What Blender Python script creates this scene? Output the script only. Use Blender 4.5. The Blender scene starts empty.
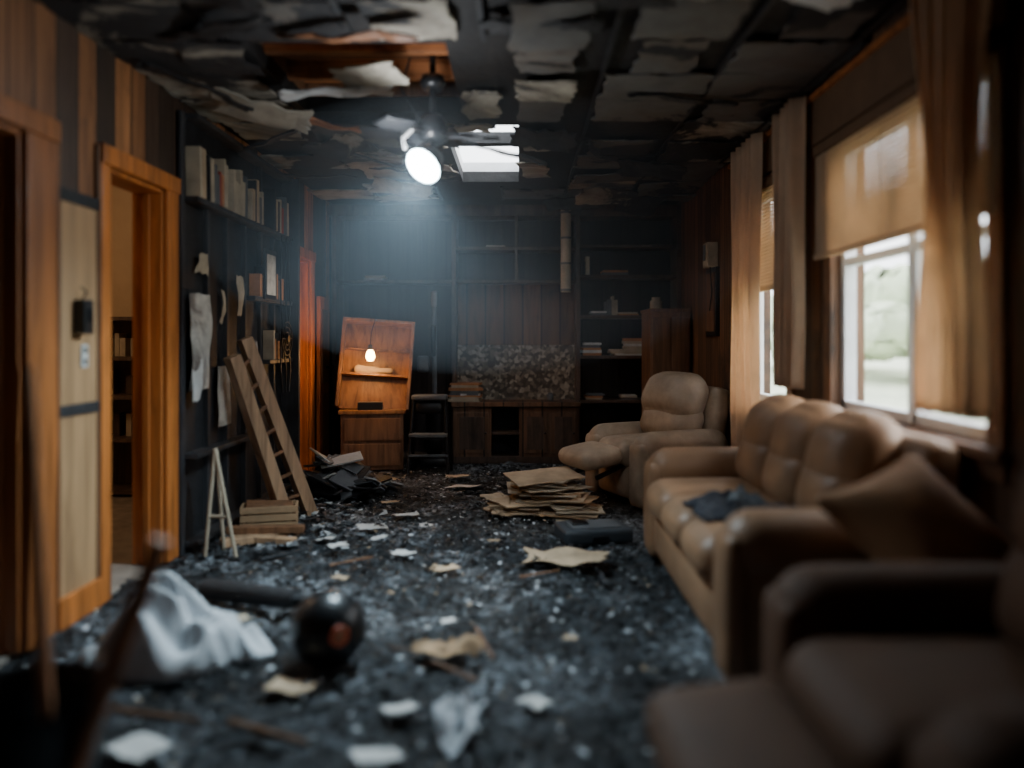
import bpy, math, random
from mathutils import Vector, Matrix, Euler, noise
R = random.Random(7)
PI = math.pi

# ------------------------------------------------------------------ materials
def new_mat(name):
    m = bpy.data.materials.new(name); m.use_nodes = True
    nt = m.node_tree; nt.nodes.clear()
    out = nt.nodes.new('ShaderNodeOutputMaterial')
    b = nt.nodes.new('ShaderNodeBsdfPrincipled')
    nt.links.new(b.outputs[0], out.inputs[0])
    return m, nt, b, out

def N(nt, typ, **kw):
    n = nt.nodes.new(typ)
    for k, v in kw.items(): setattr(n, k, v)
    return n

def ramp(nt, fac, stops, interp='LINEAR'):
    r = N(nt, 'ShaderNodeValToRGB'); cr = r.color_ramp; cr.interpolation = interp
    while len(cr.elements) < len(stops): cr.elements.new(0.5)
    for e, (p, c) in zip(cr.elements, stops):
        e.position = p; e.color = (c[0], c[1], c[2], 1)
    nt.links.new(fac, r.inputs[0]); return r.outputs[0]

def noise_n(nt, vec, scale, detail=6, rough=0.6, dist=0.0):
    n = N(nt, 'ShaderNodeTexNoise'); n.inputs['Scale'].default_value = scale
    n.inputs['Detail'].default_value = detail; n.inputs['Roughness'].default_value = rough
    n.inputs['Distortion'].default_value = dist
    nt.links.new(vec, n.inputs['Vector']); return n.outputs['Fac']

def math_n(nt, op, a, b=None):
    n = N(nt, 'ShaderNodeMath', operation=op)
    for i, v in enumerate((a, b)):
        if v is None: continue
        if isinstance(v, (int, float)): n.inputs[i].default_value = v
        else: nt.links.new(v, n.inputs[i])
    return n.outputs[0]

def mix_c(nt, fac, a, b, mode='MIX'):
    n = N(nt, 'ShaderNodeMixRGB', blend_type=mode)
    for i, v in enumerate((fac, a, b)):
        if isinstance(v, (int, float)): n.inputs[i].default_value = v
        elif isinstance(v, tuple): n.inputs[i].default_value = (v[0], v[1], v[2], 1)
        else: nt.links.new(v, n.inputs[i])
    return n.outputs[0]

def bump(nt, b, h, strength=0.3, dist=0.02):
    n = N(nt, 'ShaderNodeBump'); n.inputs['Strength'].default_value = strength
    n.inputs['Distance'].default_value = dist
    nt.links.new(h, n.inputs['Height']); nt.links.new(n.outputs[0], b.inputs['Normal'])

def M_basic(name, col, rough=0.7, metal=0.0, var=0.35, scale=6, char=0.0, bmp=0.25, char_col=(0.008,0.008,0.009)):
    m, nt, b, out = new_mat(name)
    tc = N(nt, 'ShaderNodeTexCoord').outputs['Object']
    n = noise_n(nt, tc, scale)
    dark = tuple(c*(1-var) for c in col); lite = tuple(min(1, c*(1+var*0.5)) for c in col)
    c = ramp(nt, n, [(0.3, dark), (0.7, lite)])
    if char > 0:
        n2 = noise_n(nt, tc, 2.2, 8, 0.65, 0.4)
        k = ramp(nt, n2, [(0.62-0.3*char-0.06, (0,0,0)), (0.62-0.3*char+0.06, (1,1,1))])
        c = mix_c(nt, k, c, char_col)
    nt.links.new(c, b.inputs['Base Color'])
    b.inputs['Roughness'].default_value = rough; b.inputs['Metallic'].default_value = metal
    if bmp: bump(nt, b, noise_n(nt, tc, scale*8, 4), bmp, 0.01)
    return m

def M_wood(name, cols, width=0.14, u='Y', v='Z', char=0.3, groove=0.04, rough=0.55, grain=1.0, boards=True):
    m, nt, b, out = new_mat(name)
    tc = N(nt, 'ShaderNodeTexCoord').outputs['Object']
    sx = N(nt, 'ShaderNodeSeparateXYZ'); nt.links.new(tc, sx.inputs[0])
    idx = math_n(nt, 'FLOOR', math_n(nt, 'DIVIDE', sx.outputs[u], width))
    fr = math_n(nt, 'FRACT', math_n(nt, 'DIVIDE', sx.outputs[u], width))
    wn = N(nt, 'ShaderNodeTexWhiteNoise', noise_dimensions='1D'); nt.links.new(idx, wn.inputs['W'])
    mp = N(nt, 'ShaderNodeMapping')
    sc = {'X': 14.0, 'Y': 14.0, 'Z': 14.0}; sc[v] = 1.2
    mp.inputs['Scale'].default_value = (sc['X'], sc['Y'], sc['Z'])
    nt.links.new(tc, mp.inputs['Vector'])
    comb = N(nt, 'ShaderNodeCombineXYZ')
    nt.links.new(math_n(nt, 'MULTIPLY', wn.outputs['Value'], 20.0), comb.inputs[0])
    nt.links.new(math_n(nt, 'MULTIPLY', wn.outputs['Value'], 13.0), comb.inputs[2])
    if boards: nt.links.new(comb.outputs[0], mp.inputs['Location'])
    g = noise_n(nt, mp.outputs[0], 1.0*grain, 5, 0.6, 1.2)
    n = len(cols)
    if boards:
        base = ramp(nt, wn.outputs['Value'], [((i+0.0)/n, c) for i, c in enumerate(cols)], 'CONSTANT')
    else:
        base = mix_c(nt, 0.0, cols[0], cols[0])
    gl = ramp(nt, g, [(0.3, (0.42,0.38,0.35)), (0.5, (0.9,0.88,0.86)), (0.7, (1.25,1.2,1.15))])
    c = mix_c(nt, 1.0, base, gl, 'MULTIPLY')
    if boards:
        e = math_n(nt, 'GREATER_THAN', math_n(nt, 'ABSOLUTE', math_n(nt, 'SUBTRACT', fr, 0.5)), 0.5-groove)
        c = mix_c(nt, e, c, (0.01,0.008,0.006))
    if char > 0:
        n2 = noise_n(nt, tc, 1.3, 9, 0.68, 0.5)
        t = 0.66-0.32*char
        k = ramp(nt, n2, [(max(0,t-0.08), (0,0,0)), (t+0.08, (0.93,0.93,0.93))])
        c = mix_c(nt, k, c, (0.012,0.011,0.011))
    nt.links.new(c, b.inputs['Base Color'])
    b.inputs['Roughness'].default_value = rough
    bump(nt, b, g, 0.35, 0.01)
    return m

def M_emit(name, col, s):
    m = bpy.data.materials.new(name); m.use_nodes = True
    nt = m.node_tree; nt.nodes.clear()
    o = N(nt, 'ShaderNodeOutputMaterial'); e = N(nt, 'ShaderNodeEmission')
    e.inputs[0].default_value = (*col, 1); e.inputs[1].default_value = s
    nt.links.new(e.outputs[0], o.inputs[0]); return m

def M_cloth(name, col, trans=0.5, axis_scale=40):
    m, nt, b, out = new_mat(name)
    tc = N(nt, 'ShaderNodeTexCoord').outputs['Object']
    n = noise_n(nt, tc, 5)
    c = ramp(nt, n, [(0.3, tuple(x*0.82 for x in col)), (0.7, col)])
    nt.links.new(c, b.inputs['Base Color']); b.inputs['Roughness'].default_value = 0.9
    t = N(nt, 'ShaderNodeBsdfTranslucent'); nt.links.new(c, t.inputs[0])
    mx = N(nt, 'ShaderNodeMixShader'); mx.inputs[0].default_value = trans
    nt.links.new(b.outputs[0], mx.inputs[1]); nt.links.new(t.outputs[0], mx.inputs[2])
    nt.links.new(mx.outputs[0], out.inputs[0]); return m

m_casing = M_wood('orange_casing_wood', [(0.56,0.185,0.042)], boards=False, char=0.0, rough=0.4)
m_casing_dk = M_wood('brown_casing_wood', [(0.40,0.14,0.04)], boards=False, char=0.03, rough=0.4)
m_wall_l = M_wood('wall_boards_left', [(0.28,0.12,0.05),(0.04,0.026,0.018),(0.56,0.24,0.09),(0.08,0.046,0.03),(0.42,0.18,0.07),(0.05,0.032,0.022)], width=0.155, u='Y', char=0.12)
m_wall_r = M_wood('wall_boards_right', [(0.17,0.085,0.04),(0.11,0.058,0.03),(0.21,0.105,0.05)], width=0.15, u='Y', char=0.15)
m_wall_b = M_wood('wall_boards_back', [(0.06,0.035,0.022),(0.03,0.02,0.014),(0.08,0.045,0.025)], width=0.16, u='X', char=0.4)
m_panel_lt = M_wood('light_panel_wood', [(0.50,0.30,0.15)], boards=False, char=0.0, grain=0.5)
m_case = M_wood('bookcase_wood', [(0.095,0.062,0.045)], boards=False, char=0.2)
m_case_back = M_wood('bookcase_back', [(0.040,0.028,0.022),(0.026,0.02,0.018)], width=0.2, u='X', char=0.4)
m_midwood = M_wood('brown_panel', [(0.17,0.09,0.048),(0.13,0.07,0.038)], width=0.19, u='X', char=0.05)
m_char = M_basic('charred_black', (0.018,0.02,0.024), 0.6, var=0.6, scale=9, bmp=0.8)
m_charwood = M_wood('charred_studs', [(0.045,0.048,0.055)], boards=False, char=0.3)
m_wood_lt = M_wood('raw_lumber', [(0.50,0.32,0.19)], boards=False, char=0.08)
m_wood_br = M_wood('brown_lumber', [(0.22,0.11,0.055)], boards=False, char=0.12)
m_stick = M_wood('stick_wood', [(0.60,0.28,0.14)], boards=False, char=0.0)
m_wood_or = M_wood('desk_wood', [(0.32,0.155,0.06)], boards=False, char=0.2, rough=0.4)
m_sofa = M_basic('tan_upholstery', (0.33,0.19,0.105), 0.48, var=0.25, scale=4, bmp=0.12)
m_sofa2 = M_basic('tan_leather_worn', (0.42,0.32,0.23), 0.5, var=0.4, scale=5, bmp=0.2)
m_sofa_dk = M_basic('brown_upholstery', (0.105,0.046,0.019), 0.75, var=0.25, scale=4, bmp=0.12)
m_pillow = M_basic('pillow_fabric', (0.42,0.235,0.12), 0.85, var=0.2, scale=7)
m_denim = M_basic('dark_blue_cloth', (0.022,0.026,0.036), 0.9, var=0.4, scale=10)
m_paper = M_basic('paper', (0.66,0.65,0.62), 0.8, var=0.22, scale=9, bmp=0.1)
m_print = M_basic('printed_paper', (0.66,0.63,0.56), 0.8, var=0.3, scale=5, char=0.30, bmp=0.1, char_col=(0.20,0.17,0.15))
m_paper2 = M_basic('aged_paper', (0.5,0.37,0.24), 0.8, var=0.35, scale=6, bmp=0.1)
m_card = M_basic('cardboard', (0.45,0.29,0.16), 0.8, var=0.3, scale=5)
m_black = M_basic('black_plastic', (0.012,0.013,0.015), 0.35, var=0.3, bmp=0.05)
m_blackm = M_basic('black_metal', (0.02,0.02,0.022), 0.45, metal=0.6, var=0.3)
m_slate = M_basic('slate_plastic', (0.045,0.055,0.065), 0.5, var=0.3)
m_white = M_basic('white_paint', (0.78,0.80,0.82), 0.5, var=0.12)
m_plaster = M_basic('beige_plaster', (0.50,0.37,0.24), 0.85, var=0.12, scale=2)
m_redglow = M_basic('red_port', (0.75,0.16,0.07), 0.4, var=0.5, scale=30)
m_orangeport = M_basic('orange_port', (0.9,0.40,0.22), 0.4, var=0.5, scale=30)
m_bookR = M_basic('book_red', (0.38,0.06,0.035), 0.7)
m_bookB = M_basic('book_beige', (0.48,0.40,0.29), 0.7)
m_bookG = M_basic('book_grey', (0.12,0.13,0.14), 0.7)
m_bookO = M_basic('book_orange', (0.50,0.22,0.09), 0.7)
m_bag = M_cloth('white_plastic_bag', (0.86,0.89,0.92), 0.3)
m_curt = M_cloth('tan_curtain', (0.88,0.68,0.49), 0.55)
m_blind = M_cloth('tan_blind', (0.74,0.57,0.39), 0.36)
m_valance = M_basic('valance_brown', (0.14,0.078,0.04), 0.8, var=0.2)
m_grass = M_basic('lawn', (0.60,0.64,0.48), 0.9, scale=3)
m_leaf = M_basic('foliage', (0.62,0.70,0.50), 0.9, scale=1.5, var=0.25)
m_insul = M_basic('insulation_sheet', (0.50,0.52,0.52), 0.7, var=0.3, scale=6, char=0.1)
m_chipw = M_basic('white_ash_chip', (0.68,0.72,0.76), 0.5, var=0.2, bmp=0)

m_brick, nt, b, out = new_mat('mosaic_brick')
tc = N(nt, 'ShaderNodeTexCoord').outputs['Object']
mp = N(nt, 'ShaderNodeMapping'); mp.inputs['Rotation'].default_value = (PI/2, 0, 0); nt.links.new(tc, mp.inputs[0])
vo = N(nt, 'ShaderNodeTexVoronoi'); vo.inputs['Scale'].default_value = 30; nt.links.new(mp.outputs[0], vo.inputs['Vector'])
sep = N(nt, 'ShaderNodeSeparateXYZ'); nt.links.new(vo.outputs['Color'], sep.inputs[0])
cc = ramp(nt, sep.outputs[0], [(0.2, (0.07,0.058,0.046)), (0.6, (0.19,0.155,0.12)), (0.95, (0.40,0.34,0.27))])
nt.links.new(cc, b.inputs['Base Color']); b.inputs['Roughness'].default_value = 0.7

m_floor, nt, b, out = new_mat('ash_covered_floor')
tc = N(nt, 'ShaderNodeTexCoord').outputs['Object']
n1 = noise_n(nt, tc, 1.7, 8, 0.68, 0.6); n2 = noise_n(nt, tc, 20, 6, 0.72); n3 = noise_n(nt, tc, 60, 3, 0.6)
c1 = ramp(nt, n1, [(0.37, (0.013,0.015,0.018)), (0.5, (0.075,0.086,0.096)), (0.62, (0.34,0.37,0.40))])
c2 = ramp(nt, n2, [(0.40, (0.06,0.06,0.06)), (0.53, (0.75,0.75,0.75)), (0.68, (2.2,2.25,2.3))])
c = mix_c(nt, 1.0, c1, c2, 'MULTIPLY')
sp = ramp(nt, n3, [(0.67, (0,0,0)), (0.71, (1,1,1))])
c = mix_c(nt, sp, c, (0.36,0.39,0.42))
nt.links.new(c, b.inputs['Base Color'])
rr = ramp(nt, n2, [(0.4, (0.30,)*3), (0.65, (0.8,)*3)]); nt.links.new(rr, b.inputs['Roughness'])
bump(nt, b, math_n(nt, 'ADD', n2, math_n(nt, 'MULTIPLY', n3, 0.4)), 1.0, 0.06)

def M_ceil(name, base, t):
    m, nt, b, out = new_mat(name)
    tc = N(nt, 'ShaderNodeTexCoord').outputs['Object']
    n1 = noise_n(nt, tc, 1.25, 10, 0.64, 0.7); n2 = noise_n(nt, tc, 5, 6, 0.7)
    c = ramp(nt, n2, [(0.3, tuple(x*0.6 for x in base)), (0.65, base)])
    k = ramp(nt, n1, [(t-0.012, (0,0,0)), (t+0.012, (1,1,1))])
    k2 = ramp(nt, n1, [(t-0.12, (0,0,0)), (t, (0.75,)*3)])
    c = mix_c(nt, k2, c, (0.10,0.078,0.058)); c = mix_c(nt, k, c, (0.015,0.015,0.017))
    nt.links.new(c, b.inputs['Base Color']); b.inputs['Roughness'].default_value = 0.85
    bump(nt, b, n2, 0.3, 0.01); return m
m_tile = M_ceil('ceiling_tile', (0.48,0.44,0.36), 0.545)
m_tile2 = M_ceil('smoked_ceiling_tile', (0.13,0.125,0.12), 0.55)
m_ceilslab = M_basic('charred_ceiling', (0.014,0.013,0.013), 0.8, var=0.6, scale=3, bmp=0.8)
m_ceilwood = M_wood('exposed_ceiling_boards', [(0.50,0.20,0.08),(0.30,0.13,0.06),(0.15,0.07,0.035)], width=0.12, u='Y', v='X', char=0.25)

m_glass = bpy.data.materials.new('window_glass'); m_glass.use_nodes = True
nt = m_glass.node_tree; nt.nodes.clear()
o = N(nt, 'ShaderNodeOutputMaterial'); tr = N(nt, 'ShaderNodeBsdfTransparent'); gl = N(nt, 'ShaderNodeBsdfGlossy')
gl.inputs['Roughness'].default_value = 0.05; mx = N(nt, 'ShaderNodeMixShader'); mx.inputs[0].default_value = 0.05
nt.links.new(tr.outputs[0], mx.inputs[1]); nt.links.new(gl.outputs[0], mx.inputs[2]); nt.links.new(mx.outputs[0], o.inputs[0])

# ------------------------------------------------------------------ builder
class B:
    def __init__(s, name, M=None):
        s.name = name; s.v = []; s.f = []; s.mi = []; s.sm = []; s.mats = []; s.M = M or Matrix()
    def _m(s, m):
        if m not in s.mats: s.mats.append(m)
        return s.mats.index(m)
    def add(s, verts, faces, mat, smooth=False, L=None):
        o = len(s.v); T = s.M @ L if L is not None else s.M
        s.v += [T @ Vector(v) for v in verts]
        k = s._m(mat)
        for f in faces:
            s.f.append([i+o for i in f]); s.mi.append(k); s.sm.append(smooth)
    def L(s, c, rot):
        return Matrix.Translation(c) @ Euler([math.radians(a) for a in rot]).to_matrix().to_4x4()
    def box(s, c, d, mat, rot=(0,0,0), taper=0):
        x, y, z = d[0]/2, d[1]/2, d[2]/2; t = 1-taper
        vs = [(-x,-y,-z),(x,-y,-z),(x,y,-z),(-x,y,-z),(-x*t,-y*t,z),(x*t,-y*t,z),(x*t,y*t,z),(-x*t,y*t,z)]
        s.add(vs, [(0,3,2,1),(4,5,6,7),(0,1,5,4),(1,2,6,5),(2,3,7,6),(3,0,4,7)], mat, False, s.L(c, rot))
    def bb(s, lo, hi, mat):
        s.box([(a+b)/2 for a, b in zip(lo, hi)], [abs(b-a) for a, b in zip(lo, hi)], mat)
    def cyl(s, p0, p1, r0, r1, mat, seg=20, smooth=True):
        p0, p1 = Vector(p0), Vector(p1); d = p1-p0
        q = d.to_track_quat('Z', 'Y').to_matrix()
        vs = []
        for p, r in ((p0, r0), (p1, r1)):
            for i in range(seg):
                a = 2*PI*i/seg; vs.append(p + q @ Vector((r*math.cos(a), r*math.sin(a), 0)))
        fs = [(i, (i+1) % seg, seg+(i+1) % seg, seg+i) for i in range(seg)]
        s.add(vs, fs, mat, smooth)
        s.add(vs, [tuple(reversed(range(seg))), tuple(range(seg, 2*seg))], mat)
    def soft(s, c, d, r, mat, puff=(0,0,0), rot=(0,0,0), n=8, fn=None, crumple=0):
        h = Vector(d)/2; r = min(r, min(h)*0.999); inner = [a-r for a in h]
        idx = {}; vs = []; fs = []
        def vid(i, j, k):
            key = (i, j, k)
            if key in idx: return idx[key]
            u = [math.sin((2*a/n-1)*PI/2) for a in key]
            p = Vector([u[a]*h[a] for a in range(3)])
            q = Vector([max(-inner[a], min(inner[a], p[a])) for a in range(3)])
            dd = p-q
            if dd.length > 1e-7: p = q + dd.normalized()*r
            for a in range(3):
                b_, c_ = (a+1) % 3, (a+2) % 3
                p[a] *= 1+puff[a]*(1-u[b_]**2)*(1-u[c_]**2)
            if crumple: p += noise.noise_vector(p*9+Vector(c)*3)*crumple
            if fn: p = Vector(fn(p))
            idx[key] = len(vs); vs.append(p); return idx[key]
        for i in range(n):
            for j in range(n):
                for a in range(3):
                    for sd in (0, n):
                        def mk(x, y):
                            k = [0,0,0]; k[a] = sd; k[(a+1) % 3] = x; k[(a+2) % 3] = y; return vid(*k)
                        q = [mk(i,j), mk(i+1,j), mk(i+1,j+1), mk(i,j+1)]
                        fs.append(q if sd else q[::-1])
        s.add(vs, fs, mat, True, s.L(c, rot))
    def surf(s, fn, nu, nv, mat, smooth=True):
        vs = [fn(i/nu, j/nv) for i in range(nu+1) for j in range(nv+1)]
        w = nv+1
        fs = [(i*w+j, (i+1)*w+j, (i+1)*w+j+1, i*w+j+1) for i in range(nu) for j in range(nv)]
        s.add(vs, fs, mat, smooth)
    def sheet(s, c, w, h, mat, rz=0, rx=0, ry=0, crumple=0.01, n=5, ragged=0.0, thick=0.0, freq=6):
        L = s.L(c, (rx, ry, rz)); sd = R.random()*50
        vs = []
        for i in range(n+1):
            for j in range(n+1):
                x = (i/n-.5)*w; y = (j/n-.5)*h
                if ragged and (i in (0, n) or j in (0, n)):
                    x += (R.random()-.5)*ragged; y += (R.random()-.5)*ragged
                z = noise.noise(Vector((x*freq+sd, y*freq, sd)))*crumple
                vs.append((x, y, z))
        k = n+1
        fs = [(i*k+j, (i+1)*k+j, (i+1)*k+j+1, i*k+j+1) for i in range(n) for j in range(n)]
        s.add(vs, fs, mat, False, L)
    def lathe(s, prof, c, mat, rot=(0,0,0), seg=28):
        vs = [(r*math.cos(2*PI*i/seg), r*math.sin(2*PI*i/seg), z) for r, z in prof for i in range(seg)]
        fs = [(k*seg+i, k*seg+(i+1) % seg, (k+1)*seg+(i+1) % seg, (k+1)*seg+i) for k in range(len(prof)-1) for i in range(seg)]
        s.add(vs, fs, mat, True, s.L(c, rot))
    def tube(s, pts, r, mat, seg=8):
        for a, b_ in zip(pts[:-1], pts[1:]): s.cyl(a, b_, r, r, mat, seg)
    def done(s, bevel=0.0, solid=0.0, sub=0):
        vs = s.v; lo = [min(v[i] for v in vs) for i in range(3)]; hi = [max(v[i] for v in vs) for i in range(3)]
        o = Vector(((lo[0]+hi[0])/2, (lo[1]+hi[1])/2, lo[2]))
        me = bpy.data.meshes.new(s.name)
        me.from_pydata([v-o for v in vs], [], s.f)
        for m in s.mats: me.materials.append(m)
        for p, k, q in zip(me.polygons, s.mi, s.sm): p.material_index = k; p.use_smooth = q
        me.update()
        ob = bpy.data.objects.new(s.name, me); ob.location = o
        bpy.context.scene.collection.objects.link(ob)
        if bevel:
            md = ob.modifiers.new('bevel', 'BEVEL'); md.width = bevel; md.segments = 2; md.limit_method = 'ANGLE'; md.angle_limit = math.radians(50)
        if solid:
            md = ob.modifiers.new('solid', 'SOLIDIFY'); md.thickness = solid
        if sub:
            md = ob.modifiers.new('sub', 'SUBSURF'); md.levels = sub; md.render_levels = sub
        return ob

def slab_open(name, ax, p0, p1, u0, u1, v0, v1, ops, mat):
    bl = B(name)
    us = sorted({u0, u1} | {a for o in ops for a in o[:2]})
    for a, b_ in zip(us[:-1], us[1:]):
        mid = (a+b_)/2; cuts = sorted([(o[2], o[3]) for o in ops if o[0] < mid < o[1]])
        z = v0
        segs = []
        for c0, c1 in cuts:
            if c0 > z: segs.append((z, c0))
            z = c1
        if z < v1: segs.append((z, v1))
        for c0, c1 in segs:
            if ax == 0: bl.bb((p0, a, c0), (p1, b_, c1), mat)
            if ax == 1: bl.bb((a, p0, c0), (b_, p1, c1), mat)
            if ax == 2: bl.bb((a, c0, p0), (b_, c1, p1), mat)
    return bl.done()

# ------------------------------------------------------------------ room shell
XL, XR, YF, YB, H = -1.93, 1.60, -1.6, 8.10, 2.57
D1 = (2.25, 3.02, 0.0, 2.02); D2 = (3.64, 4.22, 0.0, 2.02); D3 = (6.52, 7.12, 0.0, 1.93)
W1 = (4.62, 5.45, 0.80, 2.18); W2 = (2.64, 3.96, 0.86, 2.18)
slab_open('wall_left', 0, XL-0.15, XL, YF, YB, 0, H+0.03, [D1, D2, D3], m_wall_l)
slab_open('wall_right', 0, XR, XR+0.15, YF, YB, 0, H+0.03, [W1, W2], m_wall_r)
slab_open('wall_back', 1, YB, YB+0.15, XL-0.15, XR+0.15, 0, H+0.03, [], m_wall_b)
slab_open('wall_front', 1, YF-0.15, YF, XL-0.15, XR+0.15, 0, H+0.03, [], m_wall_b)
SK = (-0.50, -0.01, 5.05, 6.85)
slab_open('ceiling', 2, H+0.03, H+0.12, XL-0.15, XR+0.15, YF-0.15, YB+0.15, [SK, (-1.3,-0.35,3.65,4.75)], m_ceilslab)
b = B('ceiling_attic_boards')
b.bb((-1.34,3.6,H+0.20), (-0.31,4.8,H+0.24), m_ceilwood)
for y in (3.65, 4.75): b.bb((-1.34,y-0.02,H+0.121), (-0.31,y+0.02,H+0.20), m_wood_br)
for x in (-1.32, -0.33): b.bb((x-0.02,3.6,H+0.121), (x+0.02,4.8,H+0.20), m_wood_br)
for y in (3.95, 4.35): b.bb((-1.3,y,H+0.10), (-0.35,y+0.05,H+0.20), m_ceilwood)
b.done(0.004)
b = B('skylight_shaft')
for lo, hi in [((SK[0]-0.05,SK[2]-0.05,H+0.12),(SK[0],SK[3]+0.05,H+0.2)), ((SK[1],SK[2]-0.05,H+0.12),(SK[1]+0.05,SK[3]+0.05,H+0.2)),
               ((SK[0],SK[2]-0.05,H+0.12),(SK[1],SK[2],H+0.2)), ((SK[0],SK[3],H+0.12),(SK[1],SK[3]+0.05,H+0.2))]:
    b.bb(lo, hi, m_white)
b.bb((SK[0], 5.62, H+0.06), (SK[1], 5.72, H+0.14), m_charwood)
b.done()

b = B('floor')
def ff(u, v):
    x = XL-0.1 + u*(XR-XL+0.2); y = YF-0.1 + v*(YB-YF+0.2)
    z = 0.022*noise.noise(Vector((x*3, y*3, 0))) + 0.030*noise.noise(Vector((x*7, y*7, 3))) + 0.020*noise.noise(Vector((x*18, y*18, 3)))+ 0.010*noise.noise(Vector((x*42, y*42, 3)))
    return (x, y, z-0.014)
b.surf(ff, 200, 520, m_floor, smooth=False)
b.done()

b = B('ceiling_tiles')
tx, ty = 0.588, 0.44
for i in range(6):
    for j in range(-3, 19):
        x = XL + tx*(i+.5); y = ty*(j+.5)
        if y > YB-0.45: continue
        if SK[0]-0.15 < x < SK[1]+0.22 and 4.95 < y < 6.95: continue
        if -1.35 < x < -0.3 and 3.6 < y < 4.8: continue
        if R.random() < (0.13 if x < 0.3 else 0.06): continue
        sag = R.random() < (0.34 if x < 0.3 else 0.14)
        mt = m_tile2 if (x > .0 and y > 3.2 and R.random() < .85) or R.random() < .12 else m_tile
        cut = 1.0 if R.random() > 0.18 else R.uniform(.45,.8)
        b.sheet((x+R.uniform(-.008,.008), y+R.uniform(-.008,.008), H-(0.028 if sag else 0.0)+R.uniform(0,.006)), (tx-0.026)*cut, (ty-0.026), mt,
                rz=R.uniform(-1.5,1.5), rx=R.uniform(-7,7) if sag else R.uniform(-.3,.3), ry=R.uniform(-5,5) if sag else R.uniform(-.3,.3),
                crumple=0.008, n=8, ragged=0.034)
for (x, y, w, h) in [(-0.62,5.2,.20,.5),(-0.62,6.3,.20,.55),(0.12,5.3,.22,.5),(0.12,6.2,.2,.5),(-0.35,4.95,.3,.16),(-1.45,3.75,.3,.5),(-0.22,4.5,.2,.5)]:
    b.sheet((x, y, H-0.005), w, h, m_tile, rz=R.uniform(-8,8), n=7, ragged=0.06, crumple=0.02)
b.done(0, 0.012)
b = B('ceiling_grid_rails')
for i in range(1,6):
    x = XL+tx*i
    for (ya, yb) in ((-1.5, 3.55), (4.85, 5.0), (6.95, 7.6)) if -1.4 < x < 0 else ((-1.5, 7.6),):
        b.bb((x-.011, ya, H-.004), (x+.011, yb, H+.012), m_char)
b.done()
b = B('hanging_ceiling_fragments')
for (x, y, z, w, h, rx, ry, rz, m) in [(-0.95,4.05,2.50,.55,.24,8,-6,12,m_insul),(-0.75,3.85,2.52,.35,.2,-12,4,-20,m_tile),
     (-1.2,4.6,2.5,.5,.12,10,10,5,m_ceilwood),(0.15,5.0,2.50,.4,.25,-14,5,10,m_char),(-0.55,4.9,2.50,.35,.2,-20,8,-15,m_char),
     (0.75,6.9,2.48,.5,.35,-12,0,10,m_tile),(1.0,5.9,2.50,.5,.3,-8,6,-10,m_char),(-1.0,6.6,2.50,.5,.3,-10,6,10,m_tile),(1.1,7.3,2.48,.4,.4,-16,6,10,m_tile),
     (0.5,7.3,2.49,.5,.3,-12,-5,-8,m_char),(-1.1,5.6,2.52,.7,.05,3,6,30,m_char),(-1.5,5.0,2.52,.7,.05,3,-6,-25,m_char),(-1.6,6.2,2.52,.6,.05,3,-6,35,m_char),(-.95,6.1,2.53,.6,.04,3,-4,60,m_char),
     (-1.3,3.3,2.52,.7,.07,4,6,-35,m_char),(-1.65,4.0,2.52,.6,.05,4,6,55,m_char),(0.2,2.9,2.53,.8,.05,2,4,20,m_char),(0.85,2.6,2.53,.5,.35,2,3,20,m_tile),(1.1,2.9,2.51,.3,.2,5,6,20,m_insul),
     (0.5,5.4,2.54,.5,.04,2,2,70,m_char),(0.9,4.3,2.54,.6,.04,2,2,10,m_char),(-1.45,4.4,2.50,.5,.28,-10,9,20,m_tile),(-1.2,5.2,2.50,.45,.3,-8,-8,-20,m_tile),
     (0.1,3.3,2.54,.5,.10,2,2,-10,m_char),(-0.2,2.75,2.53,.35,.22,3,4,30,m_char),(0.45,3.0,2.53,.3,.16,4,-3,-25,m_char),(-1.2,2.95,2.52,.4,.2,3,5,10,m_char),(-0.75,3.35,2.52,.6,.06,3,5,-12,m_ceilwood)]:
    b.sheet((x,y,z), w, h, m, rz=rz, rx=rx, ry=ry, crumple=0.03, n=8, ragged=0.05)
b.done(0, 0.01)

def casing(name, yo0, yo1, top, wn, wf, mat):
    b = B(name); x0, x1 = XL, XL+0.025
    b.bb((x0, yo0-wn, 0), (x1, yo0, top+0.09), mat); b.bb((x0, yo1, 0), (x1, yo1+wf, top+0.09), mat)
    b.bb((x0, yo0-wn, top), (x1+0.012, yo1+wf, top+0.09), mat)
    b.bb((XL-0.16, yo0-0.004, 0), (x0, yo0+0.02, top), mat); b.bb((XL-0.16, yo1-0.02, 0), (x0, yo1+0.004, top), mat)
    b.bb((XL-0.16, yo0, top-0.02), (x0, yo1, top+0.004), mat)
    b.bb((XL-0.10, yo1-0.035, 0), (XL-0.06, yo1-0.02, top-0.02), mat)
    return b.done(0.006)
casing('trim_1', D1[0], D1[1], 2.02, 0.10, 0.20, m_casing_dk)
casing('trim_2', D2[0], D2[1], 2.02, 0.085, 0.14, m_casing)
casing('trim_3', D3[0], D3[1], 1.93, 0.10, 0.13, m_casing)
b = B('wall_panelling')
for z0, z1 in ((0.12, 0.89), (0.93, 1.80)):
    b.bb((XL, 3.255, z0), (XL+0.014, 3.53, z1), m_panel_lt)
b.bb((XL, 3.24, 0.885), (XL+0.022, 3.545, 0.935), m_char); b.bb((XL, 3.24, 1.795), (XL+0.022, 3.545, 1.85), m_char)
b.bb((XL, 3.232, 0), (XL+0.02, 3.25, 2.1), m_wood_br); b.bb((XL, 3.53, 0.1), (XL+0.02, 3.55, 2.1), m_wood_br)
b.done(0.003)
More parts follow.
